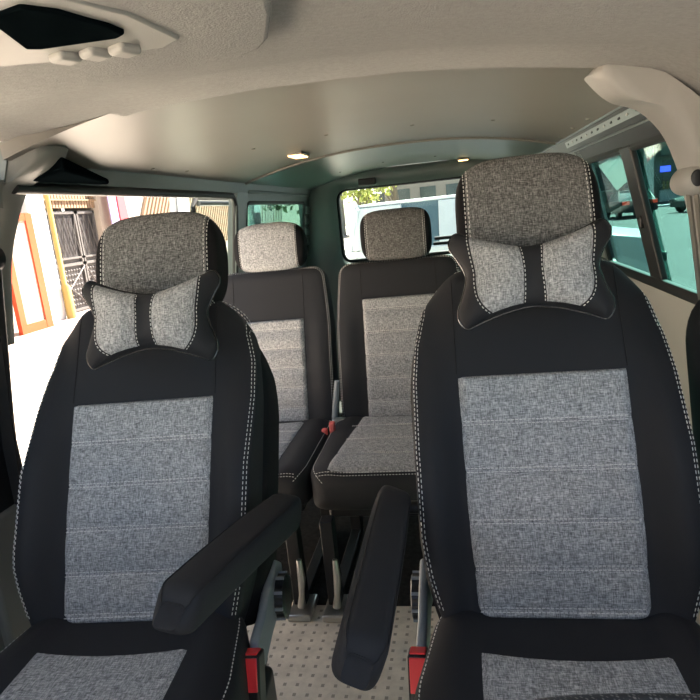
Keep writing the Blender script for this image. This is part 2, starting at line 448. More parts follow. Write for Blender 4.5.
def armrest(root, a, b, roll=0, hw=.031, hh=.037):
    """a rear end, b front tip (local points on the centre line)"""
    a, b = Vector(a), Vector(b); d = (b - a); L = d.length; d.normalize(); side = d.cross(Vector((0, 0, 1))).normalized(); up = side.cross(d).normalized(); cr, sr = math.cos(roll), math.sin(roll); side, up = side * cr + up * sr, up * cr - side * sr
    sp = sup(40, 4.2); rings = []
    for i in range(41):
        t = math.sin(PI / 2 * i / 40) if i > 0 else 0; x = t * L
        k = 1.0; r0 = .035
        if x < r0: k = math.sqrt(max(.02, 1 - ((r0 - x) / r0) ** 2))
        r1 = .03
        k2 = 1.0
        if L - x < r1: k2 = math.sqrt(max(.12, 1 - ((r1 - (L - x)) / r1) ** 2))
        h = hh * k * (1.0 - .22 * t); w = hw * min(1, (.45 + .55 * k)) * (1 + .06 * math.sin(PI * t))
        ring = []
        for p, q in sp:
            ring.append(a + d * (x + .012 * (.3 - q) * max(0, (t - .8) / .2)) + side * p * w * (.3 + .7 * k2) + up * (q * h * k2 + .004 * math.sin(PI * t) + hh * .20 * t * (1 if k > .99 else k)))
        rings.append(ring)
    body = MB().loft(rings).build('armrest', 'black', root, flat_angle=60)
    sm = MB()
    for s in (-1, 1):
        pts = []
        for i in range(4, 40):
            r = rings[i]; best = max(r, key=lambda p: (p - a).dot(side) * s + (p - a).dot(up)); pts.append(best + up * .0006 + side * s * .0004)
        sm.tube(pts, .0012, 5)
    pts = [rings[38][k] + up * .0006 for k in range(1, 20)]
    sm.tube(pts, .0012, 5); sm.build('armrest_seam', 'dthread', body)
    return body

FP = [(-.06, .190), (0, .212), (.06, .228), (.13, .238), (.30, .243), (.42, .246), (.50, .241), (.56, .228), (.62, .208), (.70, .19)]
def front_seat(loc, rz, inner, pivot_z, label, hd, arm, knob, pillow):
    root = empty('front_seat', loc, rz); tag(root, label, 'car seat', 'front seats of the van')
    rec = math.atan(.539)
    bk = Back(rec, 0, pivot_z, FP, .665, .115, [(-.06, .01), (0, .025), (.1, .058), (.28, .052), (.42, .010), (.52, -.020), (.65, -.030)], r=.10)
    b = backrest('backrest', bk, root)
    lines = (.006, .083, .168, .255, .342) if inner > 0 else (.006, .075, .154, .246, .334)
    def hwf(v): return interp([(-.01, .142), (0, .143), (.15, .151), (.43, .155)], v)
    grey_panel(bk, b, hwf, -.008, .426, lines)
    st = MB()
    for ins in (.005, .0105):
        o = outline(bk, .0, ins)
        dashes(st, [bk.W(u, v, bk.nf(u, v) + .001) for u, v in o], .0062, .0036, .00085)
    st.build('edge_stitching', 'thread', b)
    for s in (-1, 1):
        seam(b, [bk.W(s * .157, v, bk.nf(.157, v) + .0006) for v in [lerp(.43, .648, i / 14) for i in range(15)]])
    # side shell, darker knit, behind the front edge seam
    sh = MB(); sp = sup(48, 5); rg = []
    for i in range(30):
        t = i / 29; v = lerp(-.03, .600, t); k = 1 if t < .72 else math.sqrt(max(.02, 1 - ((t - .72) / .285) ** 2.2)); h = bk.hw(v + .012) + .010 * k
        dpt = .088 * k; rg.append([bk.W(a * (h - .03 * (1 - k)), v, -.035 - dpt + q * dpt) for a, q in sp])
    sh.loft(rg).build('back_shell', 'blackside', b, flat_angle=70)
    headrest(root, hd[0], *hd[1:])
    cushion(root, .25, .055, -.50, pivot_z - .006, .075, .147, -.088 if inner > 0 else -.096, slope=.02, bol=.02, rear_in=.035)
    # base box, runners
    MB().box(-.205, .245 if inner > 0 else .205, -.44, .06, .045, .31).build('seat_box', 'dark', root, bevel=.015)
    MB().box(-.23, .23, -.46, .08, .30, .345).build('seat_frame', 'dmetal', root, bevel=.01)
    for s in (-.19, .19): MB().box(s - .018, s + .018, -.46, .09, .0, .05).build('floor_rail', 'dmetal', root, bevel=.004)
    # armrest on the aisle side
    armrest(root, *arm)
    MB().tube([(inner * .2, arm[0][1] - .012, arm[0][2] - .012), (arm[0][0], arm[0][1] - .012, arm[0][2] - .012)], .012, 16).build('armrest_pivot', 'dark', root)
    # recline wheel and plastic shield
    kx, ky, kz = knob; w = MB(); n = 64; rings = []
    for x, rr in ((-.017, .040), (-.014, .046), (.014, .046), (.017, .040)):
        rings.append([Vector((kx + x, ky + rr * (1 - .05 * (math.cos(9 * 2 * PI * k / n) > .55)) * math.cos(2 * PI * k / n), kz + rr * (1 - .05 * (math.cos(9 * 2 * PI * k / n) > .55)) * math.sin(2 * PI * k / n))) for k in range(n)])
    kn = w.loft(rings).build('recline_wheel', 'dark', root, flat_angle=30)
    rb = MB()
    for k in range(9):
        t = 2 * PI * (k + .5) / 9; m = Matrix.Translation((kx, ky, kz)) @ Matrix.Rotation(t, 4, 'X'); rb.box(-.0145, .0145, .043, .0495, -.003, .003, m)
    rb.build('wheel_ribs', 'shield', kn)
    xs = kx - inner / abs(inner) * .012
    poly = [(ky + .06, kz + .045), (ky + .02, kz + .075), (ky - .05, kz + .060), (ky - .12, kz + .035), (ky - .18, kz + .028), (ky - .19, kz - .02), (ky - .15, kz - .05), (ky - .08, kz - .035), (ky + .0, kz - .03), (ky + .05, kz - .05)]
    MB().prism(poly, 'x', xs - .009, xs + .009).build('side_shield', 'shield', root, bevel=.007)
    bx, by, bz = kx - inner / abs(inner) * (.012 if inner < 0 else .016), ky - .205, kz + (-.005 if inner < 0 else -.015)
    m = Matrix.Translation((bx + inner / abs(inner) * .004, by, bz)) @ Matrix.Rotation(math.radians(-20), 4, 'X')
    bu = MB().box(-.018, .018, -.022, .022, -.06, .034, m).build('buckle', 'dark', root, bevel=.005)
    MB().box(-.0145, .0145, -.0255, -.0215, -.028, .030, m).box(-.014, .014, -.02, .012, .0335, .037, m).build('release_button', 'red', bu, bevel=.002)
    MB().box(-.004, .004, -.01, .02, -.13, -.055, m).build('buckle_strap', 'dmetal', bu, bevel=.002)
    return root, bk

right, bkR = front_seat((.3994, 0, 0), 0, -1, .476, 'black front seat at right with raised headrest, armrest hanging toward the aisle',
    ((.001, .352, 1.134), .140, .130, .058, .40, .118, 3.6, 'grey_shade'), ((-.289, .095, .650), (-.290, -.362, .652), math.radians(24)), (-.258, .15, .405), None)
left, bkL = front_seat((-.3994, -.012, 0), .0717, 1, .465, 'black front seat at left beside the open side door, armrest tilted up over it',
    ((.030, .352, 1.106), .142, .120, .058, .36, .118, 3.6, 'grey_shade'), (tuple(rot_to(type('o', (), {'location': Vector((-.3994, -.012, 0)), 'rotation_euler': (0, 0, .0717)}), (-.098, .115, .625))), tuple(rot_to(type('o', (), {'location': Vector((-.3994, -.012, 0)), 'rotation_euler': (0, 0, .0717)}), (-.130, -.335, .700))), math.radians(8)), (.252, .15, .400), None)

# neck pillows (strapped to the headrests)
neck_pillow('neck_pillow', (.389, .192, 1.045), (-.38, -.01, 0), 'grey and black bow-tie neck pillow below the right front headrest')
neck_pillow('neck_pillow', (-.358, .180, 1.018), (-.36, .01, .10), 'grey and black bow-tie neck pillow below the left front headrest')

RP = [(-.06, .235), (0, .245), (.1, .25), (.4, .25), (.5, .243), (.62, .232)]
def rear_unit(root, cx, pt=.488):
    bk = Back(math.atan(.27), 1.25, .385, RP,   .640, .11, [(0, .012), (.3, .015), (.5, 0), (.64, 0)], r=.055, cx=cx)
    b = backrest('backrest', bk, root)
    grey_panel(bk, b, lambda v: .142, .0, pt, [.005 + (pt - .005) * k / 5.5 for k in range(6)])
    st = MB()
    for ins in (.005, .0105):
        dashes(st, [bk.W(u, v, bk.nf(u, v) + .0012) for u, v in outline(bk, 0, ins)], .0062, .0036, .0009)
    st.build('edge_stitching', 'thread', b)
    for s in (-1, 1): seam(b, [bk.W(s * .144, v, bk.nf(.144, v) + .0006) for v in [lerp(pt, .63, i / 8) for i in range(9)]])
    return b
def rear_leg(root, x, y0=.66, y1=1.15):
    lg = MB(); lg.box(x - .02, x + .02, y0 + .0, y0 + .045, .02, .30, None); lg.box(x - .018, x + .018, y0, y1, .0, .035); lg.box(x - .02, x + .02, y1 - .05, y1, .02, .30)
    l = lg.build('leg', 'dmetal', root, bevel=.004)
    MB().tube([(x + .022, y0 - .022, .19), (x + .024, y0 - .025, .13), (x + .016, y0 - .020, .07), (x + .01, y0 - .018, .03)], [.008, .012, .009, .013], 10).build('latch', 'chrome', l)
    MB().box(x - .03, x + .045, y0 - .055, y0 + .06, 0, .022).build('foot_plate', 'chrome', l, bevel=.006)
single = empty('single_rear_seat', (-.490, 0, 0)); tag(single, 'single rear seat at left, behind the left front seat, beige headrest in sunlight', 'car seat')
rear_unit(single, 0, .43)
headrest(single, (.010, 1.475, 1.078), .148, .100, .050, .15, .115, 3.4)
cushion(single, .25, 1.27, .73, .425, .065, .14, 1.205, rows=(1.1, .99, .88), bol=.012)
MB().box(-.22, .22, .78, 1.25, .27, .32).build('seat_frame', 'dmetal', single, bevel=.01)
rear_leg(single, .205); rear_leg(single, -.17)
bench = empty('double_rear_bench', (.03, 0, 0)); tag(bench, 'double rear bench behind the aisle and right front seat, grey headrest with shade painted into its colour', 'car bench')
rear_unit(bench, 0); rear_unit(bench, .5)
headrest(bench, (.0, 1.475, 1.083), .137, .100, .050, .15, .112, 4.2, 'grey_deep_shade'); headrest(bench, (.5, 1.475, 1.083), .137, .100, .050, .15, .112, 4.2, 'grey_deep_shade')
cushion(bench, .26, 1.27, .735, .428, .075, .150, 1.225, cx=-.01, rows=(1.12, .99, .86), bol=.010, tp=.045)
cushion(bench, .25, 1.27, .73, .425, .075, .155, 1.225, cx=.5, rows=(1.12, .99, .86), bol=.012, tp=.04)
MB().box(-.22, .72, .78, 1.25, .25, .30).build('seat_frame', 'dmetal', bench, bevel=.01)
rear_leg(bench, -.205); rear_leg(bench, .55)
# belt stalk and red buckles between the rear seats
bs = empty('rear_belt_buckle', (-.24, 1.22, .25)); tag(bs, 'grey hinge bar with red belt buckles between the rear seats', 'seat belt buckle')
MB().tube([(-.005, .02, .02), (.0, .02, .18), (.022, .03, .32)], [.013, .012, .010], 10).build('hinge_bar', 'shield', bs)
MB().box(-.005, .045, -.02, .012, .165, .182).build('recline_lever', 'chrome', bs, bevel=.005)
for dx, dz in ((.0, .06), (.03, .085)):
    MB().box(dx - .010 - .014, dx + .010 - .014, -.125, -.10, dz + .075, dz + .122).build('red_buckle', 'redstrap', bs, bevel=.006)

# ------------------------------------------------------------------ van shell
X0 = .035
def XR(z): return interp([(.0, .885), (.75, .885), (1.28, .765), (1.385, .715)], z)
def XL(z): return interp([(.0, -.81), (.75, -.808), (1.30, -.725), (1.385, -.69)], z)
def zc(x): return 1.465 - .095 * abs((x - X0) / .72) ** 2.3
def wall(mb, side, y0, y1, z0, z1, th=.03, off=0, n=10):
    fX = XR if side > 0 else XL
    def fn(a, b): z = lerp(z0, z1, b); return Vector((fX(z) + side * off, lerp(y0, y1, a), z))
    mb.slab(fn, (side * th, 0, 0), 2, n); return mb
# floor
struct(MB().box(-.82, .89, -1.5, .69, -.03, 0).build('floor', 'floor', smooth=False))
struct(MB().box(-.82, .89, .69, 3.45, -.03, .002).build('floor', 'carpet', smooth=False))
# roof lining: painted panel with a raised bow seam, then the rear roof
def roof_fn(y0, y1): return lambda a, b: (lambda x: Vector((x, lerp(y0, y1, b), zc(x))))(lerp(-.69, .705, a))
struct(MB().slab(roof_fn(.28, 1.9), (0, 0, .03), 40, 10).build('ceiling', 'liner', flat_angle=80))
struct(MB().slab(roof_fn(1.9, 3.42), (0, 0, .03), 40, 10).build('ceiling', 'rearroof', flat_angle=80))
struct(MB().tube([(x, 1.9, zc(x) - .002) for x in [lerp(-.69, .70, i / 40) for i in range(41)]], .007, 8).build('trim_1', 'liner'))
# unseen outer roof skin, added to stop sun leaking in past the ceiling edge
struct(MB().slab(lambda a, b: (lambda x: Vector((x, lerp(-.88, 3.5, b), 1.53 - .11 * abs((x - X0) / .80) ** 4)))(lerp(-.78, .85, a)), (0, 0, .01), 30, 4).build('roof_sun_block', 'white', flat_angle=80))
# felt headliner over the front seats
HLR = [(0, 1.446), (.15, 1.441), (.3, 1.428), (.45, 1.408), (.53, 1.396), (.60, 1.380), (.65, 1.352), (.70, 1.31), (.735, 1.27)]
HLL = [(0, 1.446), (.15, 1.448), (.3, 1.443), (.42, 1.436), (.55, 1.420), (.63, 1.413), (.68, 1.412), (.735, 1.410)]
def hz_(x, y): return interp(HLR if x > X0 else HLL, abs(x - X0)) - .052 * (1 - math.exp(-max(0, .15 - y) / .2))
def head_fn(a, b):
    x = X0 + lerp(-.735, .735, a); y = lerp(-.85, .335, b); return Vector((x, y, hz_(x, y)))
struct(MB().slab(head_fn, (0, 0, .035), 60, 20).build('ceiling', 'head', flat_angle=80))
# raised overhead panel of the headliner with its console
pan = [(-.62, -.30), (-.40, -.14), (-.250, -.120), (-.12, -.135), (.01, -.165), (.040, -.19), (.062, -.23), (.095, -.33), (.12, -.45), (.13, -.80), (-.62, -.80)]
def zp(x, y, d): return hz_(x, y) - d
mbp = MB(); top = [(x, y, zp(x, y, -.004)) for x, y in pan]; bot = [(x, y, zp(x, y, .018)) for x, y in pan]
mbp.loft([top, bot]); struct(mbp.build('trim_2', 'head', bevel=.006))

con = empty('overhead_console', (-.10, -.36, 1.40)); tag(con, 'beige overhead console with smoked lens and three switches on the headliner', 'overhead console')
def on_head(px, py, d): return Vector((px - con.location.x, py - con.location.y, hz_(px, py) - d - con.location.z))
def plate(pts, d0, d1, name, mat, parent, bevel=.004):
    return MB().loft([[on_head(x, y, d0) for x, y in pts], [on_head(x, y, d1) for x, y in pts]]).build(name, mat, parent, bevel=bevel)
plate([(-.36, -.42), (-.22, -.315), (-.15, -.285), (-.045, -.275), (-.015, -.30), (-.02, -.40), (-.06, -.50), (-.30, -.55)], .008, .022, 'bezel', 'trim', con)
plate([(-.152, -.367), (-.140, -.358), (-.060, -.352), (-.046, -.362), (-.047, -.390), (-.062, -.445), (-.080, -.47), (-.122, -.46)], .017, .027, 'smoked_lens', 'smoke', con, .003)
for (x, y) in ((-.140, -.318), (-.108, -.312), (-.076, -.309)):
    m = Matrix.Translation(on_head(x, y, .026)) @ Matrix.Rotation(math.radians(-25), 4, 'Z')
    MB().box(-.013, .013, -.014, .014, -.006, .006, m).build('rocker_switch', 'trim', con, bevel=.005)

# rivets of the roof lining
for i, (x, y) in enumerate([(-.413, 1.194), (-.169, 1.286), (.131, 1.348), (-.408, 2.881), (-.14, 2.863), (.168, 2.897), (.409, 1.325), (.687, 1.674), (.68, 1.381), (.682, 1.14), (-.655, .907), (-.645, 1.143)]):
    z = zc(x); MB().loft([[Vector((x + r * math.cos(t * PI / 5), y + r * math.sin(t * PI / 5), z - h)) for t in range(10)] for r, h in ((.008, -.002), (.0075, .0015), (.004, .0035))]).build('trim_3', 'liner' if y < 1.9 else 'dark')
for o in list(bpy.data.objects):
    if o.name.startswith('trim_3'): o['kind'] = 'structure'

# roof lamps
def roof_lamp(x, y, z, w, l, label):
    o = empty('roof_lamp', (x, y, z)); tag(o, label, 'interior lamp', 'lit lamps on the roof lining')
    MB().box(-w / 2 - .006, w / 2 + .006, -l / 2 - .006, l / 2 + .006, -.008, .004).build('lamp_frame', 'liner', o, bevel=.003)
    MB().box(-w / 2, w / 2, -l / 2, l / 2, -.013, -.006).build('lens', 'lampon', o, bevel=.003); return o
roof_lamp(-.36, 1.63, zc(-.36) + .001, .055, .13, 'lit square dome lamp left of centre, ahead of the roof bow')
roof_lamp(.335, 3.16, 1.447, .06, .06, 'small lit lamp at the rear end of the roof, above the right front headrest')

# left side: rail over the door opening, pillars, rear quarter with window
wl = MB()
wall(wl, -1, .30, 3.35, 1.325, 1.40, .04)
wall(wl, -1, 1.84, 1.99, 0, 1.33, .04)
wall(wl, -1, 1.99, 3.35, 0, .90, .03)
wall(wl, -1, 1.99, 3.35, 1.285, 1.33, .03)
wall(wl, -1, 3.22, 3.35, .88, 1.30, .03)
struct(wl.build('wall_left', 'tealsteel', flat_angle=50))
# ribbed quarter pads and the window frame lip
rb = MB()
for z0 in (.93, 1.0, 1.07, 1.14, 1.21): rb.box(XL(z0) + .0, XL(z0) + .02, 3.22, 3.33, z0, z0 + .05)
rb.box(XL(1.3), XL(1.3) + .018, 1.99, 3.3, 1.325, 1.345)
struct(rb.build('trim_4', 'tealsteel', bevel=.006))
# front left wall, beyond the picture: door with open window space
wf = MB()
wall(wf, -1, -1.3, .26, 0, .86, .03); wall(wf, -1, -1.3, .30, 1.27, 1.33, .04); wall(wf, -1, .04, .23, .84, 1.30, .02)
struct(wf.build('wall_left', 'gtrim', flat_angle=50))
# rubber door seal round the opening
seal = [(XL(.0) + .005, 1.825, .0)] + [(XL(z) + .004, 1.825, z) for z in (.4, .75, 1.0, 1.2)] + [(XL(1.27) + .004, 1.82, 1.27), (XL(1.3) + .004, 1.80, 1.298), (XL(1.31) + .004, 1.765, 1.312)] + [(XL(1.31) + .004, y, 1.314) for y in (1.4, 1.0, .6, .33)]
struct(MB().tube(seal, .014, 10).build('trim_5', 'rubber'))
struct(MB().slab(lambda a, b: Vector((XL(1.33) - .02 * b, lerp(.33, 1.82, a), lerp(1.335, 1.305, b))), (0, 0, .006), 4, 2).build('trim_6', 'rubber'))
struct(MB().tube([(XL(z) + .012, 1.812, z) for z in (.3, .75, 1.0, 1.2, 1.27)], .004, 6).build('trim_7', 'alu'))
# grip wedge behind the left belt trim
struct(MB().loft([[Vector((-.60, .36, 1.372)), Vector((-.60, .36, 1.34)), Vector((-.70, .36, 1.325)), Vector((-.70, .36, 1.36))], [Vector((-.69, .70, 1.345)), Vector((-.69, .70, 1.33)), Vector((-.705, .70, 1.33)), Vector((-.705, .70, 1.345))]]).build('trim_8', 'smoke', bevel=.006))
# rear left quarter window
def pane(name, side, y0, y1, z0, z1, mat, off=.012):
    mb = MB(); wall(mb, side, y0, y1, z0, z1, .004, off); return struct(mb.build(name, mat))
def sash(parent, side, y0, y1, z0, z1, r, mat='rubber', lean=0.0, name='window_frame'):
    fX = XR if side > 0 else XL; rr = .04
    pts = []
    for (cy, cz, a0) in ((y1 - rr, z1 - rr, 0), (y0 + rr, z1 - rr, 90), (y0 + rr, z0 + rr, 180), (y1 - rr, z0 + rr, 270)):
        for k in range(5):
            t = math.radians(a0 + k * 22.5); y = cy + rr * math.cos(t); z = cz + rr * math.sin(t); pts.append(Vector((fX(z) + side * .006, y + lean * (z1 - z), z)))
    pts.append(pts[0]); return MB().tube(pts, r, 8, cap=False).build(name, mat, parent)
w1 = pane('window_1', -1, 1.99, 3.24, .90, 1.29, 'tint'); sash(w1, -1, 2.0, 3.22, .905, 1.285, .011)
# right side
wr = MB()
wall(wr, 1, .30, 3.35, 0, .885, .03)
wall(wr, 1, 1.62, 1.80, .88, 1.33, .03)
wall(wr, 1, 3.22, 3.35, .88, 1.33, .03)
struct(wr.build('wall_right', 'trim', flat_angle=50))
wf = MB(); wall(wf, 1, -1.3, .33, 0, .86, .04); wall(wf, 1, -1.3, .33, 1.27, 1.33, .04); wall(wf, 1, -.06, .42, .84, 1.30, .04)  # unseen B pillar strip, extended forward to keep sun off the right cushion
struct(wf.build('wall_right', 'gtrim', flat_angle=50))
wh = MB(); wall(wh, 1, .30, 3.35, 1.285, 1.40, .04)
struct(wh.build('wall_right', 'dmetal', flat_angle=50))
struct(MB().tube([(XR(1.385) - .004, y, 1.386) for y in (.33, 1.2, 2.2, 3.3)], .005, 6).build('trim_9', 'tealsteel'))
rail = MB().slab(lambda a, b: Vector((lerp(.708, .716, b), lerp(.42, 1.72, a), lerp(1.368, 1.346, b))), (.008, 0, .004), 4, 1).build('curtain_rail', 'alu', smooth=False)
tag(rail, 'perforated silver metal rail running above the right side windows', 'rail')
for k in range(14):
    y = .55 + k * .085; MB().loft([[Vector((.7105 + dx - .0005, y + .010 * math.cos(t * PI / 5), 1.357 + .0035 * math.sin(t * PI / 5))) for t in range(10)] for dx in (-.001, .001)]).build('rail_hole', 'dmetal' if k % 3 else 'trim', rail)
struct(MB().tube([(XR(1.33) - .004, y, 1.331) for y in (.42, 1.0, 1.95)], .004, 6).build('trim_10', 'alu'))
# right windows: two sliding panes, black divider between
w2 = pane('window_2', 1, .40, 1.03, .875, 1.29, 'tint', .012); sash(w2, 1, .42, 1.02, .885, 1.285, .012)
w3 = pane('window_3', 1, .98, 1.64, .875, 1.29, 'tint', .020); sash(w3, 1, 1.03, 1.62, .885, 1.285, .013)
dv = MB(); wall(dv, 1, .965, 1.075, .88, 1.29, .02, -.008)
struct(dv.build('trim_11', 'rubber', bevel=.006))
struct(MB().box(XR(1.08) - .014, XR(1.08) - .0, 1.01, 1.03, 1.05, 1.09).build('trim_12', 'dark', bevel=.006))
sl = MB(); wall(sl, 1, .30, 1.78, .865, .90, .02, -.012); struct(sl.build('trim_13', 'rubber', bevel=.004))
pl = MB(); wall(pl, 1, 1.625, 1.66, .89, 1.29, .02, -.006); struct(pl.build('trim_14', 'gtrim', bevel=.003))
w4 = pane('window_4', 1, 1.80, 3.22, .885, 1.29, 'tint'); sash(w4, 1, 1.81, 3.2, .895, 1.28, .012)
for i, sd in enumerate((-1, 1)):
    pane('window_%d' % (6 + i), sd, -1.25, .14, .86, 1.27, 'clear', .02)
# papers stuck on the side glass
def paper(name, y0, y1, pts, label):
    o = MB().loft([[Vector((XR(z) + d, y, z)) for y, z in pts] for d in (.027, .0274)]).build(name, 'paper', smooth=False); tag(o, label, 'paper sheet')
paper('paper_sheet', 0, 0, [(1.545, 1.262), (1.245, 1.282), (1.135, 1.205), (1.365, 1.165)], 'pale paper sheet stuck outside the rear pane of the right side window')
paper('paper_sheet', 0, 0, [(.965, 1.285), (.86, 1.285), (.92, 1.24)], 'small triangular paper corner at the top of the front pane')

# rear wall and tailgate
tg = MB()
def rr_(y, x0, x1, z0, z1, r, n=8):
    L = []
    for cx, cz, a0 in ((x1 - r, z1 - r, 0), (x0 + r, z1 - r, 90), (x0 + r, z0 + r, 180), (x1 - r, z0 + r, 270)):
        for k in range(n): t = math.radians(a0 + 90 * k / (n - 1)); L.append(Vector((cx + r * math.cos(t), y, cz + r * math.sin(t))))
    return L
def crownf(p, k=.018):   # bow the tops with the roof
    return Vector((p.x, p.y, p.z - (.02 * ((p.x - X0) / .55) ** 2 if p.z > 1.15 else 0)))
outr = rr_(3.33, -.80, .88, .0, 1.50, .05); mid = rr_(3.30, -.60, .67, .80, 1.425, .12); inn = rr_(3.34, -.535, .605, .845, 1.365, .07); inn2 = rr_(3.40, -.535, .605, .845, 1.365, .07)
MBt = MB().loft([[crownf(p) for p in r] for r in (outr, mid, inn, inn2)], cap=False); struct(MBt.build('wall_back', 'tealsteel', flat_angle=50))
w5 = struct(MB().loft([[crownf(p) for p in rr_(3.385, -.53, .60, .85, 1.37, .07)], [crownf(p) for p in rr_(3.390, -.53, .60, .85, 1.37, .07)]]).build('window_5', 'tintr'))
L = [crownf(p) for p in rr_(3.365, -.525, .595, .857, 1.365, .065)]; L.append(L[0]); MB().tube(L, .014, 8, cap=False).build('window_frame', 'rubber', w5)
struct(MB().box(-.36, -.24, 3.265, 3.30, 1.355, 1.40).build('trim_15', 'dmetal', bevel=.008))
hb = MB().tube([(.12, 3.24, .965), (.32, 3.24, .965), (.33, 3.26, .93), (.11, 3.26, .93)], .012, 8).build('tailgate_handle', 'dark'); struct(hb)

# front shell beyond the picture: header over the windscreen and dashboard
struct(MB().box(-.76, .83, -.93, -.83, 1.30, 1.40).build('trim_16', 'head', bevel=.02))
dash = MB().prism([(-1.45, .55), (-1.45, .86), (-1.20, .88), (-1.02, .84), (-.95, .72), (-.98, .45), (-1.1, .30), (-1.45, .25)], 'x', -.72, .78).build('dashboard', 'dark', bevel=.02)
tag(dash, 'dark dashboard under the windscreen', 'dashboard')
# steering wheel
sw = empty('steering_wheel', (.475, -.584, .797)); tag(sw, 'black perforated steering wheel rim at the bottom right edge', 'steering wheel')
e2 = Vector((0, -.8, .6)); e1 = Vector((1, 0, 0)); e3 = e1.cross(e2)
ring = [(e1 * math.cos(t) + e2 * math.sin(t)) * .19 for t in [2 * PI * k / 64 for k in range(65)]]
MB().tube(ring, .015, 14, cap=False).build('rim', 'perf', sw)
MB().tube([e3 * .01, e3 * .03, e3 * .12, e3 * .42], [.06, .05, .035, .03], 20).build('hub', 'dark', sw)
MB().tube([e1 * -.185, e1 * -.05 + e3 * .02, e1 * .05 + e3 * .02, e1 * .185], [.012, .022, .022, .012], 10).tube([e3 * .02, e2 * -.185], [.022, .012], 10).build('spokes', 'dark', sw)

# B-pillar belt trims
def btrim(inner, outer, sd, mat, name):
    def loop(y, sh):
        a = [Vector((x + sd * sh, y, z - sh * .3)) for x, z in inner]; b = [Vector((x, y, z)) for x, z in outer[::-1]]; return a + b
    rg = [loop(.385, .004), loop(.37, .0), loop(.345, .0), loop(.325, .006), loop(.31, .02), loop(.305, .035)]
    return struct(MB().loft(rg).build(name, mat, bevel=0, flat_angle=60))
def smooth_curve(pts, n=24):
    out = []
    P = [Vector((p[0], p[1], 0)) for p in pts]; P = [P[0] * 2 - P[1]] + P + [P[-1] * 2 - P[-2]]
    m = len(pts) - 1
    for i in range(n + 1):
        t = i / n * m; k = min(int(t), m - 1); f = t - k; a, b, c, d = P[k:k + 4]
        q = .5 * ((2 * b) + (c - a) * f + (2 * a - 5 * b + 4 * c - d) * f * f + (3 * b - a - 3 * c + d) * f ** 3); out.append((q.x, q.y))
    return out
inR = smooth_curve([(.522, 1.389), (.545, 1.362), (.572, 1.340), (.618, 1.321), (.660, 1.277), (.686, 1.22), (.703, 1.16), (.726, 1.05), (.76, .90)])
ouR = smooth_curve([(.545, 1.409), (.575, 1.404), (.618, 1.392), (.660, 1.364), (.712, 1.318), (.760, 1.26), (.79, 1.18), (.82, 1.05), (.86, .90)])
btrim(inR, ouR, 1, 'trim', 'trim_17')
inL = smooth_curve([(-.594, 1.390), (-.610, 1.368), (-.643, 1.346), (-.699, 1.322), (-.732, 1.29), (-.762, 1.236), (-.788, 1.18), (-.812, 1.10), (-.84, .95)])
ouL = smooth_curve([(-.612, 1.409), (-.635, 1.411), (-.680, 1.411), (-.741, 1.405), (-.80, 1.38), (-.83, 1.30), (-.84, 1.2), (-.845, 1.1), (-.85, .95)])
btrim(inL, ouL, -1, 'gtrim', 'trim_18')
# lower B pillars
lp = MB(); wall(lp, -1, .12, .27, .56, 1.16, .02, -.012); struct(lp.build('trim_19', 'dark', bevel=.01))
lp = MB(); wall(lp, -1, .10, .30, .0, .60, .05, -.02); struct(lp.build('trim_20', 'gtrim', bevel=.01))
# belts
bg = empty('belt_guide', (.703, .335, 1.178)); tag(bg, 'beige seat belt guide with folded khaki belt on the right pillar', 'seat belt')
cov = MB().loft([[Vector((.036 * k * math.cos(t) + .012, -.012 + h, .030 * k * math.sin(t) + .004 * math.cos(t))) for t in [2 * PI * i / 28 for i in range(28)]] for k, h in ((1.0, .05), (1.05, .02), (.98, 0), (.8, -.012), (.5, -.018), (.25, -.019))]).build('guide_cover', 'trim', bg, flat_angle=80)
MB().loft([[Vector((.004 + .012 * k * math.cos(t), -.0275 - h, .002 + .016 * k * math.sin(t))) for t in [2 * PI * i / 20 for i in range(20)]] for k, h in ((1, 0), (.95, .003), (.6, .004))]).build('guide_slot', 'dark', cov)
wb = MB()
for k in range(4):
    x = -.004 + k * .0115
    for sgm in (1,):
        wb.loft([[Vector((x + dx + t * .03, -.006 - .03 * t + dy - (k % 2) * .006, -.022 - t * .33)) for dx, dy in ((-.0052, 0), (0, -.004), (.0052, 0), (0, .004))] for t in (0, .15, .4, .7, 1.0)])
wb.build('webbing', 'belt', bg, flat_angle=20)
bgl = empty('belt_guide', (-.752, .235, 1.165)); tag(bgl, 'black seat belt guide with belt at the left edge of the door opening', 'seat belt')
MB().loft([[Vector((.03 * k * math.cos(t), -.01 + h, .03 * k * math.sin(t))) for t in [2 * PI * i / 24 for i in range(24)]] for k, h in ((1.0, .04), (1.0, .01), (.8, -.004), (.3, -.008))]).build('guide_cover', 'dark', bgl, flat_angle=80)
MB().loft([[Vector((dx, -.01 + dy + .0, -.02 - t * .72)) + Vector((-.06 * t, -.02 * t, 0)) for dx, dy in ((-.022, 0), (.022, 0), (.022, .003), (-.022, .003))] for t in (0, .3, .7, 1)]).build('webbing', 'bbelt', bgl)
# black padded cover beside the driver's seat
pc = MB(); rings = []
for i in range(22):
    t = i / 21; z = lerp(.58, .975, t); k = 1 if t < .7 else math.sqrt(max(.01, 1 - ((t - .7) / .3) ** 2.4))
    cx = lerp(.75, .715, t); rings.append([Vector((cx + (1 - k) * .03 + a * .05 * (.35 + .65 * k), .235 + b * .06 * (.4 + .6 * k), z)) for a, b in sup(28, 3)])
pco = pc.loft(rings).build('padded_pillar_cover', 'black', flat_angle=70); tag(pco, 'black padded cover standing by the window right of the right front seat', 'padded cover')
seam(pco, [rings[i][20] + Vector((-.0005, -.0005, 0)) for i in range(2, 20)], .0014, 'shield')

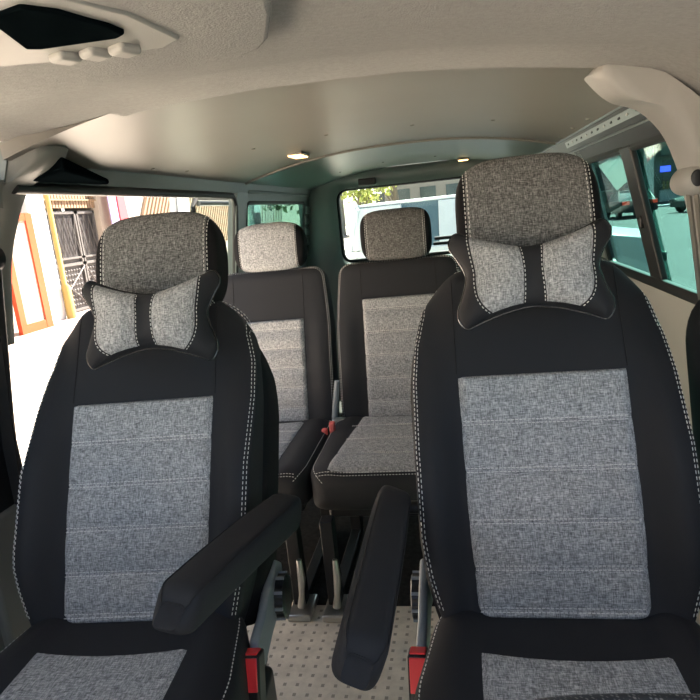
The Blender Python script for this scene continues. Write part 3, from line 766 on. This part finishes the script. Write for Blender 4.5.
# ------------------------------------------------------------------ sliding door, slid back outside
sd = empty('sliding_door', (-.89, 1.5, 0)); tag(sd, 'white sliding side door slid back along the outside of the van', 'van door')
def dX(z): return interp([(0, -.02), (.75, -.018), (1.35, .035)], z)
fr = MB()
def dslab(mb, y0, y1, z0, z1, th=.035): mb.slab(lambda a, b: Vector((dX(lerp(z0, z1, b)), lerp(y0, y1, a), lerp(z0, z1, b))), (-th, 0, 0), 2, 6)
dslab(fr, .0, 1.15, -.1, .88); dslab(fr, .0, .13, .86, 1.37); dslab(fr, 1.02, 1.15, .86, 1.37); dslab(fr, .0, 1.15, 1.325, 1.375)
fr.build('door_panel', 'white', sd, bevel=.008)
gl = MB(); dslab(gl, .12, 1.03, .87, 1.33, .004); gl.build('door_glass', 'tintr', sd)
fb = MB(); fb.tube([(dX(.88) + .006, .145, .88), (dX(1.28) + .006, .145, 1.28), (dX(1.32) + .006, .18, 1.318), (dX(1.32) + .006, .98, 1.318)], .012, 8); fb.build('window_seal', 'rubber', sd)
db = MB(); db.tube([(dX(1.3) + .02, .17, 1.292), (dX(1.3) + .02, .98, 1.292)], .012, 8); db.build('curtain_rod', 'alu', sd)

# ------------------------------------------------------------------ outside
struct(MB().box(-60, -.86 - 40 + 40, -60, 90, -.62, -.52).build('ground', 'pave', smooth=False))
struct(MB().box(.0, 80, -60, 90, -.62, -.55).build('ground', 'asphalt', smooth=False))
struct(MB().box(-9, -6.3, -5, 45, -.52, -.28).build('ground', 'sidewalk', smooth=False))
XF = -7.5
# building line behind the left pavement
hs = empty('street_building', (XF - 2, 16, -.3)); tag(hs, 'pale plastered building with the iron gate in it, across the left pavement', 'building')
def lw(y0, y1, z0, z1, x0=0, x1=-.4, mb=None):
    mb = mb or MB(); return mb.box(XF + x1 + 9.5 - 0, XF + x0 + 9.5, y0 - 16, y1 - 16, z0 + .3, z1 + .3)
wb_ = MB(); lw(-6, 10.25, -.35, 4.6, -.15, -1.0, wb_); lw(12.35, 45, -.35, 4.6, -.15, -1.0, wb_); lw(10.25, 12.35, 3.2, 4.6, -.15, -1.0, wb_); lw(10.2, 12.4, -.35, 3.3, -1.1, -1.3, wb_)
wb_.build('facade_wall', 'cream', hs, smooth=False)
lwp = MB(); lw(9.62, 10.12, -.35, 4, .06, -.15, lwp); lwp.build('pilaster', 'whitewall', hs, smooth=False)
# slatted shutters over and beside the gate
sh = MB()
for k in range(20): lw(10.28 + k * .104, 10.28 + k * .104 + .075, 1.9, 3.15, -.22, -.28, sh)
for z in (2.05, 2.4, 2.75): lw(10.25, 12.35, z, z + .03, -.18, -.22, sh)
sh.build('shutter', 'slat', hs, smooth=False)
sh2 = MB()
for k in range(34):
    m = Matrix.Translation((XF + 9.5 - (XF + 9.5) + XF + .02 + 9.5, 14.2 - 16 + k * .20, 1.95)) @ Matrix.Rotation(math.radians(-38), 4, 'X'); sh2.box(-.12, -.05, -.035, .035, -1.15, 1.5, m)
sh2.build('slanted_slats', 'slat', hs, smooth=False)
# iron gate
gt = empty('iron_gate', (XF - .3, 11.3, -.28)); tag(gt, 'dark iron double gate with zigzag bars and studded lower panels', 'gate')
for i, (y0, y1) in enumerate(((-1.0, .28), (.32, 1.0))):
    lf = MB().box(-.03, .0, y0, y1, .02, 2.12).build('gate_leaf', 'gate', gt, smooth=False)
    fr_ = MB()
    for (a, b, c, d) in ((y0, y0 + .05, .02, 2.12), (y1 - .05, y1, .02, 2.12), (y0, y1, .02, .07), (y0, y1, 2.06, 2.12), (y0, y1, .98, 1.04), (y0, y1, 1.12, 1.16)): fr_.box(0, .04, a, b, c, d)
    n = 6 if i == 0 else 3; zig = []
    for k in range(n + 1): zig.append((.03, lerp(y0 + .05, y1 - .05, k / n), 1.2 if k % 2 else 2.02))
    fr_.tube(zig, .013, 6); zig = [(p[0], p[1], 3.22 - p[2]) for p in zig]; fr_.tube(zig, .010, 6)
    fr_.tube([(.03, y0, .08), (.03, y1, .95)], .015, 6).tube([(.03, y0, .95), (.03, y1, .08)], .015, 6)
    fr_.build('gate_bars', 'gatebar', lf)
    stud = MB()
    for a in range(int((y1 - y0 - .12) / .1)):
        for b in range(8):
            y, z = y0 + .1 + a * .1, .15 + b * .105
            stud.loft([[Vector((x, y + r * math.cos(t * PI / 3), z + r * math.sin(t * PI / 3))) for t in range(6)] for x, r in ((0, .032), (.02, .024), (.03, .006))])
    stud.build('studs', 'gatebar', lf, smooth=False)
# orange framed sign board, yellow post, banners
ob = empty('orange_framed_board', (XF + .3, 8.95, -.28)); tag(ob, 'tall orange framed cream board at the far left of the pavement', 'board')
b_ = MB(); b_.box(0, .08, -.55, -.40, 0, 2.05).box(0, .08, .12, .30, 0, 2.05).box(.004, .076, -.40, .12, 0, .16).box(.004, .076, -.40, .12, 1.92, 2.05); b_.build('board_frame', 'orange', ob, smooth=False)
MB().box(.02, .05, -.42, .14, .14, 1.94).build('board_panel', 'cream', ob, smooth=False)
yp = MB().tube([(XF + .15, 10.16, -.28), (XF + .15, 10.16, .35), (XF + .15, 10.13, .4), (XF + .15, 10.13, 2.6)], [.09, .085, .05, .045], 12).build('yellow_post', 'yellow'); tag(yp, 'yellow painted post standing left of the iron gate', 'post')
bn = MB().prism([(12.42, 1.25), (12.75, 1.25), (12.72, 2.9), (12.40, 2.9)], 'x', XF + .06, XF + .09).build('hanging_banner', 'lilac', smooth=False); tag(bn, 'lilac cloth hanging right of the iron gate', 'banner')
bn = MB().prism([(12.80, 1.0), (13.25, .95), (13.05, 2.9), (12.78, 2.9)], 'x', XF + .06, XF + .10).build('hanging_banner', 'redcloth', smooth=False); tag(bn, 'red cloth hanging beside the lilac one', 'banner')
aw = MB()
for k in range(9):
    aw.loft([[Vector((XF + .2 + dz, 25 + .42 * k + j * .21, 2.9)) for j in (0, 1) for dz in ()] or [Vector((XF, 25 + .42 * k, 3.2)), Vector((XF, 25.21 + .42 * k, 3.2)), Vector((XF, 25.21 + .42 * k, 3.15)), Vector((XF, 25 + .42 * k, 3.15))],
             [Vector((XF + 1.3, 25 + .42 * k, 2.1)), Vector((XF + 1.3, 25.21 + .42 * k, 2.1)), Vector((XF + 1.3, 25.21 + .42 * k, 2.05)), Vector((XF + 1.3, 25 + .42 * k, 2.05))]])
awo = aw.build('striped_awning', 'yellow', smooth=False); tag(awo, 'yellow striped awning seen through the rear left window', 'awning')

# cars
def wheel(root, x, y, r=.31):
    w = MB().tube([(x - .10, y, r), (x + .10, y, r)], r, 24).build('wheel', 'tyre', root)
    MB().tube([(x - .105, y, r), (x + .105, y, r)], r * .62, 20).build('rim', 'alu', w)
def car(name, loc, rz, prof, cab, W, label, paint, glassm, tail=True, wheels=(.75, 3.35), lights=True, wr=.31):
    """prof: lower body side outline (y,z); cab: greenhouse outline; front of the car at y = 0"""
    root = empty(name, loc, rz); tag(root, label, 'van' if 'van' in label.split() else 'car')
    n = 9; rg = []
    for i in range(n):
        t = 2 * i / (n - 1) - 1; x = t * W / 2; k = 1 - .10 * abs(t) ** 5; cy = sum(p[0] for p in prof) / len(prof)
        rg.append([Vector((x, cy + (y - cy) * (1 - .05 * abs(t) ** 3), .55 + (z - .55) * k)) for y, z in prof])
    MB().loft(rg).build('body', paint, root, bevel=.03)
    rg = []; zb = min(z for _, z in cab); zt = max(z for _, z in cab)
    for i in range(n):
        t = 2 * i / (n - 1) - 1; rg.append([Vector((t * (W / 2 - .03 - .16 * (z - zb) / (zt - zb)), y, z)) for y, z in cab])
    MB().loft(rg).build('greenhouse', glassm, root)
    rt = [(y, z) for y, z in cab if z > zt - .12]; y0, y1 = min(y for y, _ in rt), max(y for y, _ in rt)
    MB().loft([[Vector((x, y0 - .03, zt + .01 - .04 * abs(x))), Vector((x, y1 + .03, zt + .01 - .04 * abs(x))), Vector((x, y1 + .03, zt - .05)), Vector((x, y0 - .03, zt - .05))] for x in (-W / 2 + .17, -W / 4, 0, W / 4, W / 2 - .17)]).build('roof', paint, root, bevel=.015)
    for s in (-1, 1):
        def sx(z): return s * (W / 2 - .02 - .16 * (z - zb) / (zt - zb))
        lo = [p for p in cab if p[1] < zb + .05]; a, b = min(lo), max(lo); mid_ = lerp(y0, y1, .45)
        for p, q, r in (((sx(zb), a[0], zb), (sx(zt), y0, zt), .035), ((sx(zb), b[0], zb), (sx(zt), y1, zt), .045), ((sx(zb), mid_, zb), (sx(zt), mid_, zt), .035)):
            MB().tube([p, q], r, 6).build('pillar', paint, root)
    for s in (-1, 1):
        for y in wheels: wheel(root, s * (W / 2 - .12), y, wr)
    Ly = max(p[0] for p in prof)
    for s in (-1, 1):
        MB().box(s * (W / 2 - .22) - .17, s * (W / 2 - .22) + .17, Ly - .12, Ly - .01 + .03, .72, .90).build('tail_lamp', 'tail', root, bevel=.02)
        MB().box(s * (W / 2 - .25) - .18, s * (W / 2 - .25) + .18, -.03, .10, .60, .74).build('headlamp', 'alu', root, bevel=.02)
    return root
sedan = [(0, .30), (0, .62), (.15, .74), (1.1, .92), (3.5, .97), (4.3, .95), (4.45, .75), (4.45, .32)]
sedcab = [(1.0, .90), (1.75, 1.38), (2.3, 1.45), (3.1, 1.42), (3.85, .95)]
# local y runs front to back: the sedan drives away from us
car('sedan_car', (9.75, 38.5, -.55), PI, sedan, sedcab, 1.8, 'dark sedan with lit red tail lamps driving away on the street', 'carblack', 'carglass')
hatch = [(0, .30), (0, .60), (.15, .75), (1.0, .92), (3.5, .98), (3.95, .95), (4.0, .5), (3.95, .32)]
hatcab = [(.9, .90), (1.6, 1.38), (2.2, 1.46), (3.3, 1.42), (3.85, .95)]
car('hatchback_car', (12.2, 35.5, -.55), math.radians(-62), hatch, hatcab, 1.7, 'sage green hatchback parked right of the dark sedan', 'cargreen', 'carglass')
vanp = [(0, .35), (0, .85), (.2, 1.02), (.9, 1.15), (4.7, 1.18), (4.8, 1.0), (4.8, .35)]
vancab = [(.75, 1.1), (1.55, 1.78), (2.2, 1.86), (4.6, 1.84), (4.75, 1.1)]
panel_van = car('parked_van', (3.35, 9.6, -.55), math.radians(82), vanp, vancab, 1.9, 'white van parked crosswise behind the tailgate window', 'white', 'whiteglass', wheels=(.9, 3.8), wr=.34)
for s in (-1, 1):
    for a_, b_ in ((1.75, 3.25), (3.85, 4.70)):
        MB().loft([[Vector((s * (.95 - .012 - .16 * (z - 1.1) / .76 + d), y, z)) for y, z in ((a_, 1.12), (b_, 1.12), (b_, 1.80), (a_, 1.80))] for d in (-.02, .012)]).build('side_panel', 'white', panel_van, bevel=.01)
MB().loft([[Vector((x, y, z)) for y, z in ((4.66, 1.12), (4.80, 1.12), (4.70, 1.80), (4.56, 1.80))] for x in (-.86, .86)]).build('back_panel', 'white', panel_van, bevel=.02)
car('parked_van', (2.4, 14.2, -.55), math.radians(35), vanp, vancab, 1.9, 'white van behind the crosswise one, its windscreen showing', 'white', 'whiteglass', wheels=(.9, 3.8), wr=.34)
car('parked_car', (-1.55, 5.9, -.55), math.radians(8), hatch, hatcab, 1.7, 'white car with its bonnet close behind the tailgate window', 'white', 'whiteglass').scale = (.62, .62, .80)

# trees
def tree(loc, h, crown, n, label, leafm='leaf', lsz=.22, trunk=.14, zc0=None):
    root = empty('street_tree', loc); tag(root, label, 'tree', None)
    rnd = random.Random(int(loc[0] * 31 + loc[1] * 7)); tk = MB(); tk.tube([(0, 0, 0), (.05, 0, h * .35), (-.04, .05, h * .7)], [trunk, trunk * .8, trunk * .4], 9)
    for k in range(6):
        a = rnd.uniform(0, 2 * PI); tk.tube([(0, 0, h * (.3 + .06 * k)), (math.cos(a) * crown * .5, math.sin(a) * crown * .5, h * (.55 + .07 * k))], [trunk * .4, trunk * .12], 6)
    tk.build('trunk', 'bark', root)
    lf = MB(); blobs = [(rnd.gauss(0, .42) * crown, rnd.gauss(0, .42) * crown, h * .75 + rnd.gauss(0, .25) * crown) for _ in range(14)]
    for i in range(n):
        b = blobs[i % 14]; p = Vector(b) + Vector((rnd.gauss(0, .17), rnd.gauss(0, .17), rnd.gauss(0, .15))) * crown
        d = Vector((rnd.gauss(0, 1), rnd.gauss(0, 1), rnd.gauss(0, 1))).normalized(); e = d.orthogonal().normalized(); s = lsz * rnd.uniform(.6, 1.2)
        g_ = d.cross(e); lf.add([p - e * s * .5, p + g_ * s * .35, p + e * s * .5, p - g_ * s * .35], [(0, 1, 2, 3)])
    lf.build('foliage', leafm, root, smooth=False)
    return root
tree((-3.2, 14.5, -.52), 3.6, 1.0, 1500, 'dark leafy tree at the left of the tailgate window', 'leaf', .17, .09)
tree((-2.6, 31, -.52), 5.6, 1.7, 1500, 'tree with a thick trunk above the white van', 'leaf', .22, .2)
tree((1.0, 25, -.52), 5.8, 1.6, 1300, 'bare-limbed tree right of the thick trunk', 'leaf', .20, .2)
tree((-3.4, 24, -.52), 3.6, 1.1, 1300, 'yellow green bush tree between the dark tree and thick trunk', 'leafy', .2, .12)
tree((11.6, 47, -.55), 7.0, 2.0, 1800, 'street tree seen through the rear pane of the right window', 'leaf', .3, .28)
tree((14.2, 56, -.55), 7.0, 2.2, 1500, 'tree between the pane divider and the white pole', 'leaf', .3, .28)
# background buildings
def block(name, x0, x1, y0, y1, z1, mat, label, wins=(), face='y'):
    o = empty(name, ((x0 + x1) / 2, (y0 + y1) / 2, -.55)); tag(o, label, 'building'); cx, cy = (x0 + x1) / 2, (y0 + y1) / 2
    MB().box(x0 - cx, x1 - cx, y0 - cy, y1 - cy, 0, z1 + .55).build('walls', mat, o, smooth=False)
    MB().box(x0 - cx - .2, x1 - cx + .2, y0 - cy - .2, y1 - cy + .2, z1 + .55, z1 + .75).build('parapet', mat, o, smooth=False)
    for (a, b, c, d) in wins:
        w = MB().box(a - cx, b - cx, y0 - cy - .06, y0 - cy + .02, c + .55, d + .55).build('window', 'shopglass', o, smooth=False)
        MB().box(a - cx - .06, b - cx + .06, y0 - cy - .10, y0 - cy - .02, c + .47, c + .55).build('sill', 'whitewall', w, smooth=False)
    return o
block('apartment_building', -6.2, 3, 44, 52, 9, 'cream', 'cream building beyond the trees in the tailgate window', [(-5.6 + 1.8 * k, -4.5 + 1.8 * k, zz, zz + 1.3) for k in range(5) for zz in (1.2, 4.0)])
block('white_building', 3.2, 10, 60, 66, 8, 'whitewall', 'pale far building behind the right front headrest', [(4 + 2 * k, 5 + 2 * k, 2, 3.4) for k in range(3)])
shop = block('shop_building', 11, 34, 60, 70, 12, 'facade', 'grey green shop building across the street at right', [(12 + 3.3 * k, 14.6 + 3.3 * k, .9, 3.0) for k in range(6)])
MB().box(-4.2, 11, -5.8, -4.9, 3.95, 5.2).build('fascia', 'facade', shop, smooth=False)
MB().box(-4.2, 11, -5.6, -5.2, .0, 1.0).build('low_wall', 'whitewall', shop, smooth=False)
sgn_ = MB().box(-4.35 + .3, -3.2, -5.12, -5.04, 2.55, 3.05).build('blue_sign', 'neon', shop, smooth=False)
rl_ = MB()
for k in range(16): rl_.box(-4.0 + k * .3, -3.85 + k * .3, -5.7, -5.6, 1.05, 1.75)
rl_.build('yellow_railing', 'yellow', shop, smooth=False)
pole = MB().box(14.2, 14.75, 49.0, 49.5, -.55, 5.2).build('white_pillar', 'whitewall', smooth=False); tag(pole, 'tall white pillar between the two street cars, across the street', 'pillar')
sp_ = MB().tube([(10.5, 43, -.55), (10.5, 43, 2.7)], .05, 8).tube([(10.5, 42.96, 2.9), (10.5, 43.04, 2.9)], .45, 20).build('round_road_sign', 'alu'); tag(sp_, 'round road sign on a thin pole beyond the right window', 'road sign')
kerb = MB().box(5.5, 40, 46.5, 47.5, -.56, -.42).build('kerb', 'whitewall', smooth=False); struct(kerb)

for o in bpy.data.objects:
    if any(k in o.name for k in ('stitching', 'studs', 'wheel_ribs')): o['kind'] = 'stuff'
# ------------------------------------------------------------------ light
w = bpy.data.worlds.new('sky'); bpy.context.scene.world = w; w.use_nodes = True; nt = w.node_tree
bg_ = nt.nodes['Background']; sky = nt.nodes.new('ShaderNodeTexSky'); sky.sky_type = 'NISHITA'; sky.sun_disc = False
sky.sun_elevation = math.radians(48); sky.sun_rotation = math.radians(18); sky.air_density = 1.0; sky.dust_density = 1.2; sky.altitude = 100
hsv = nt.nodes.new('ShaderNodeHueSaturation'); hsv.inputs['Saturation'].default_value = .7; nt.links.new(sky.outputs[0], hsv.inputs['Color']); nt.links.new(hsv.outputs[0], bg_.inputs['Color']); bg_.inputs['Strength'].default_value = .31
sun = bpy.data.lights.new('sun', 'SUN'); so = bpy.data.objects.new('sun', sun); COL.objects.link(so)
so.rotation_euler = Vector((.45, .58, .95)).to_track_quat('Z', 'Y').to_euler(); sun.energy = 42.0; sun.angle = .01; sun.color = (1, .91, .80)
vs = bpy.context.scene.view_settings; vs.view_transform = 'Standard'; vs.look = 'None'; vs.gamma = 1; vs.use_curve_mapping = False; vs.exposure = .66
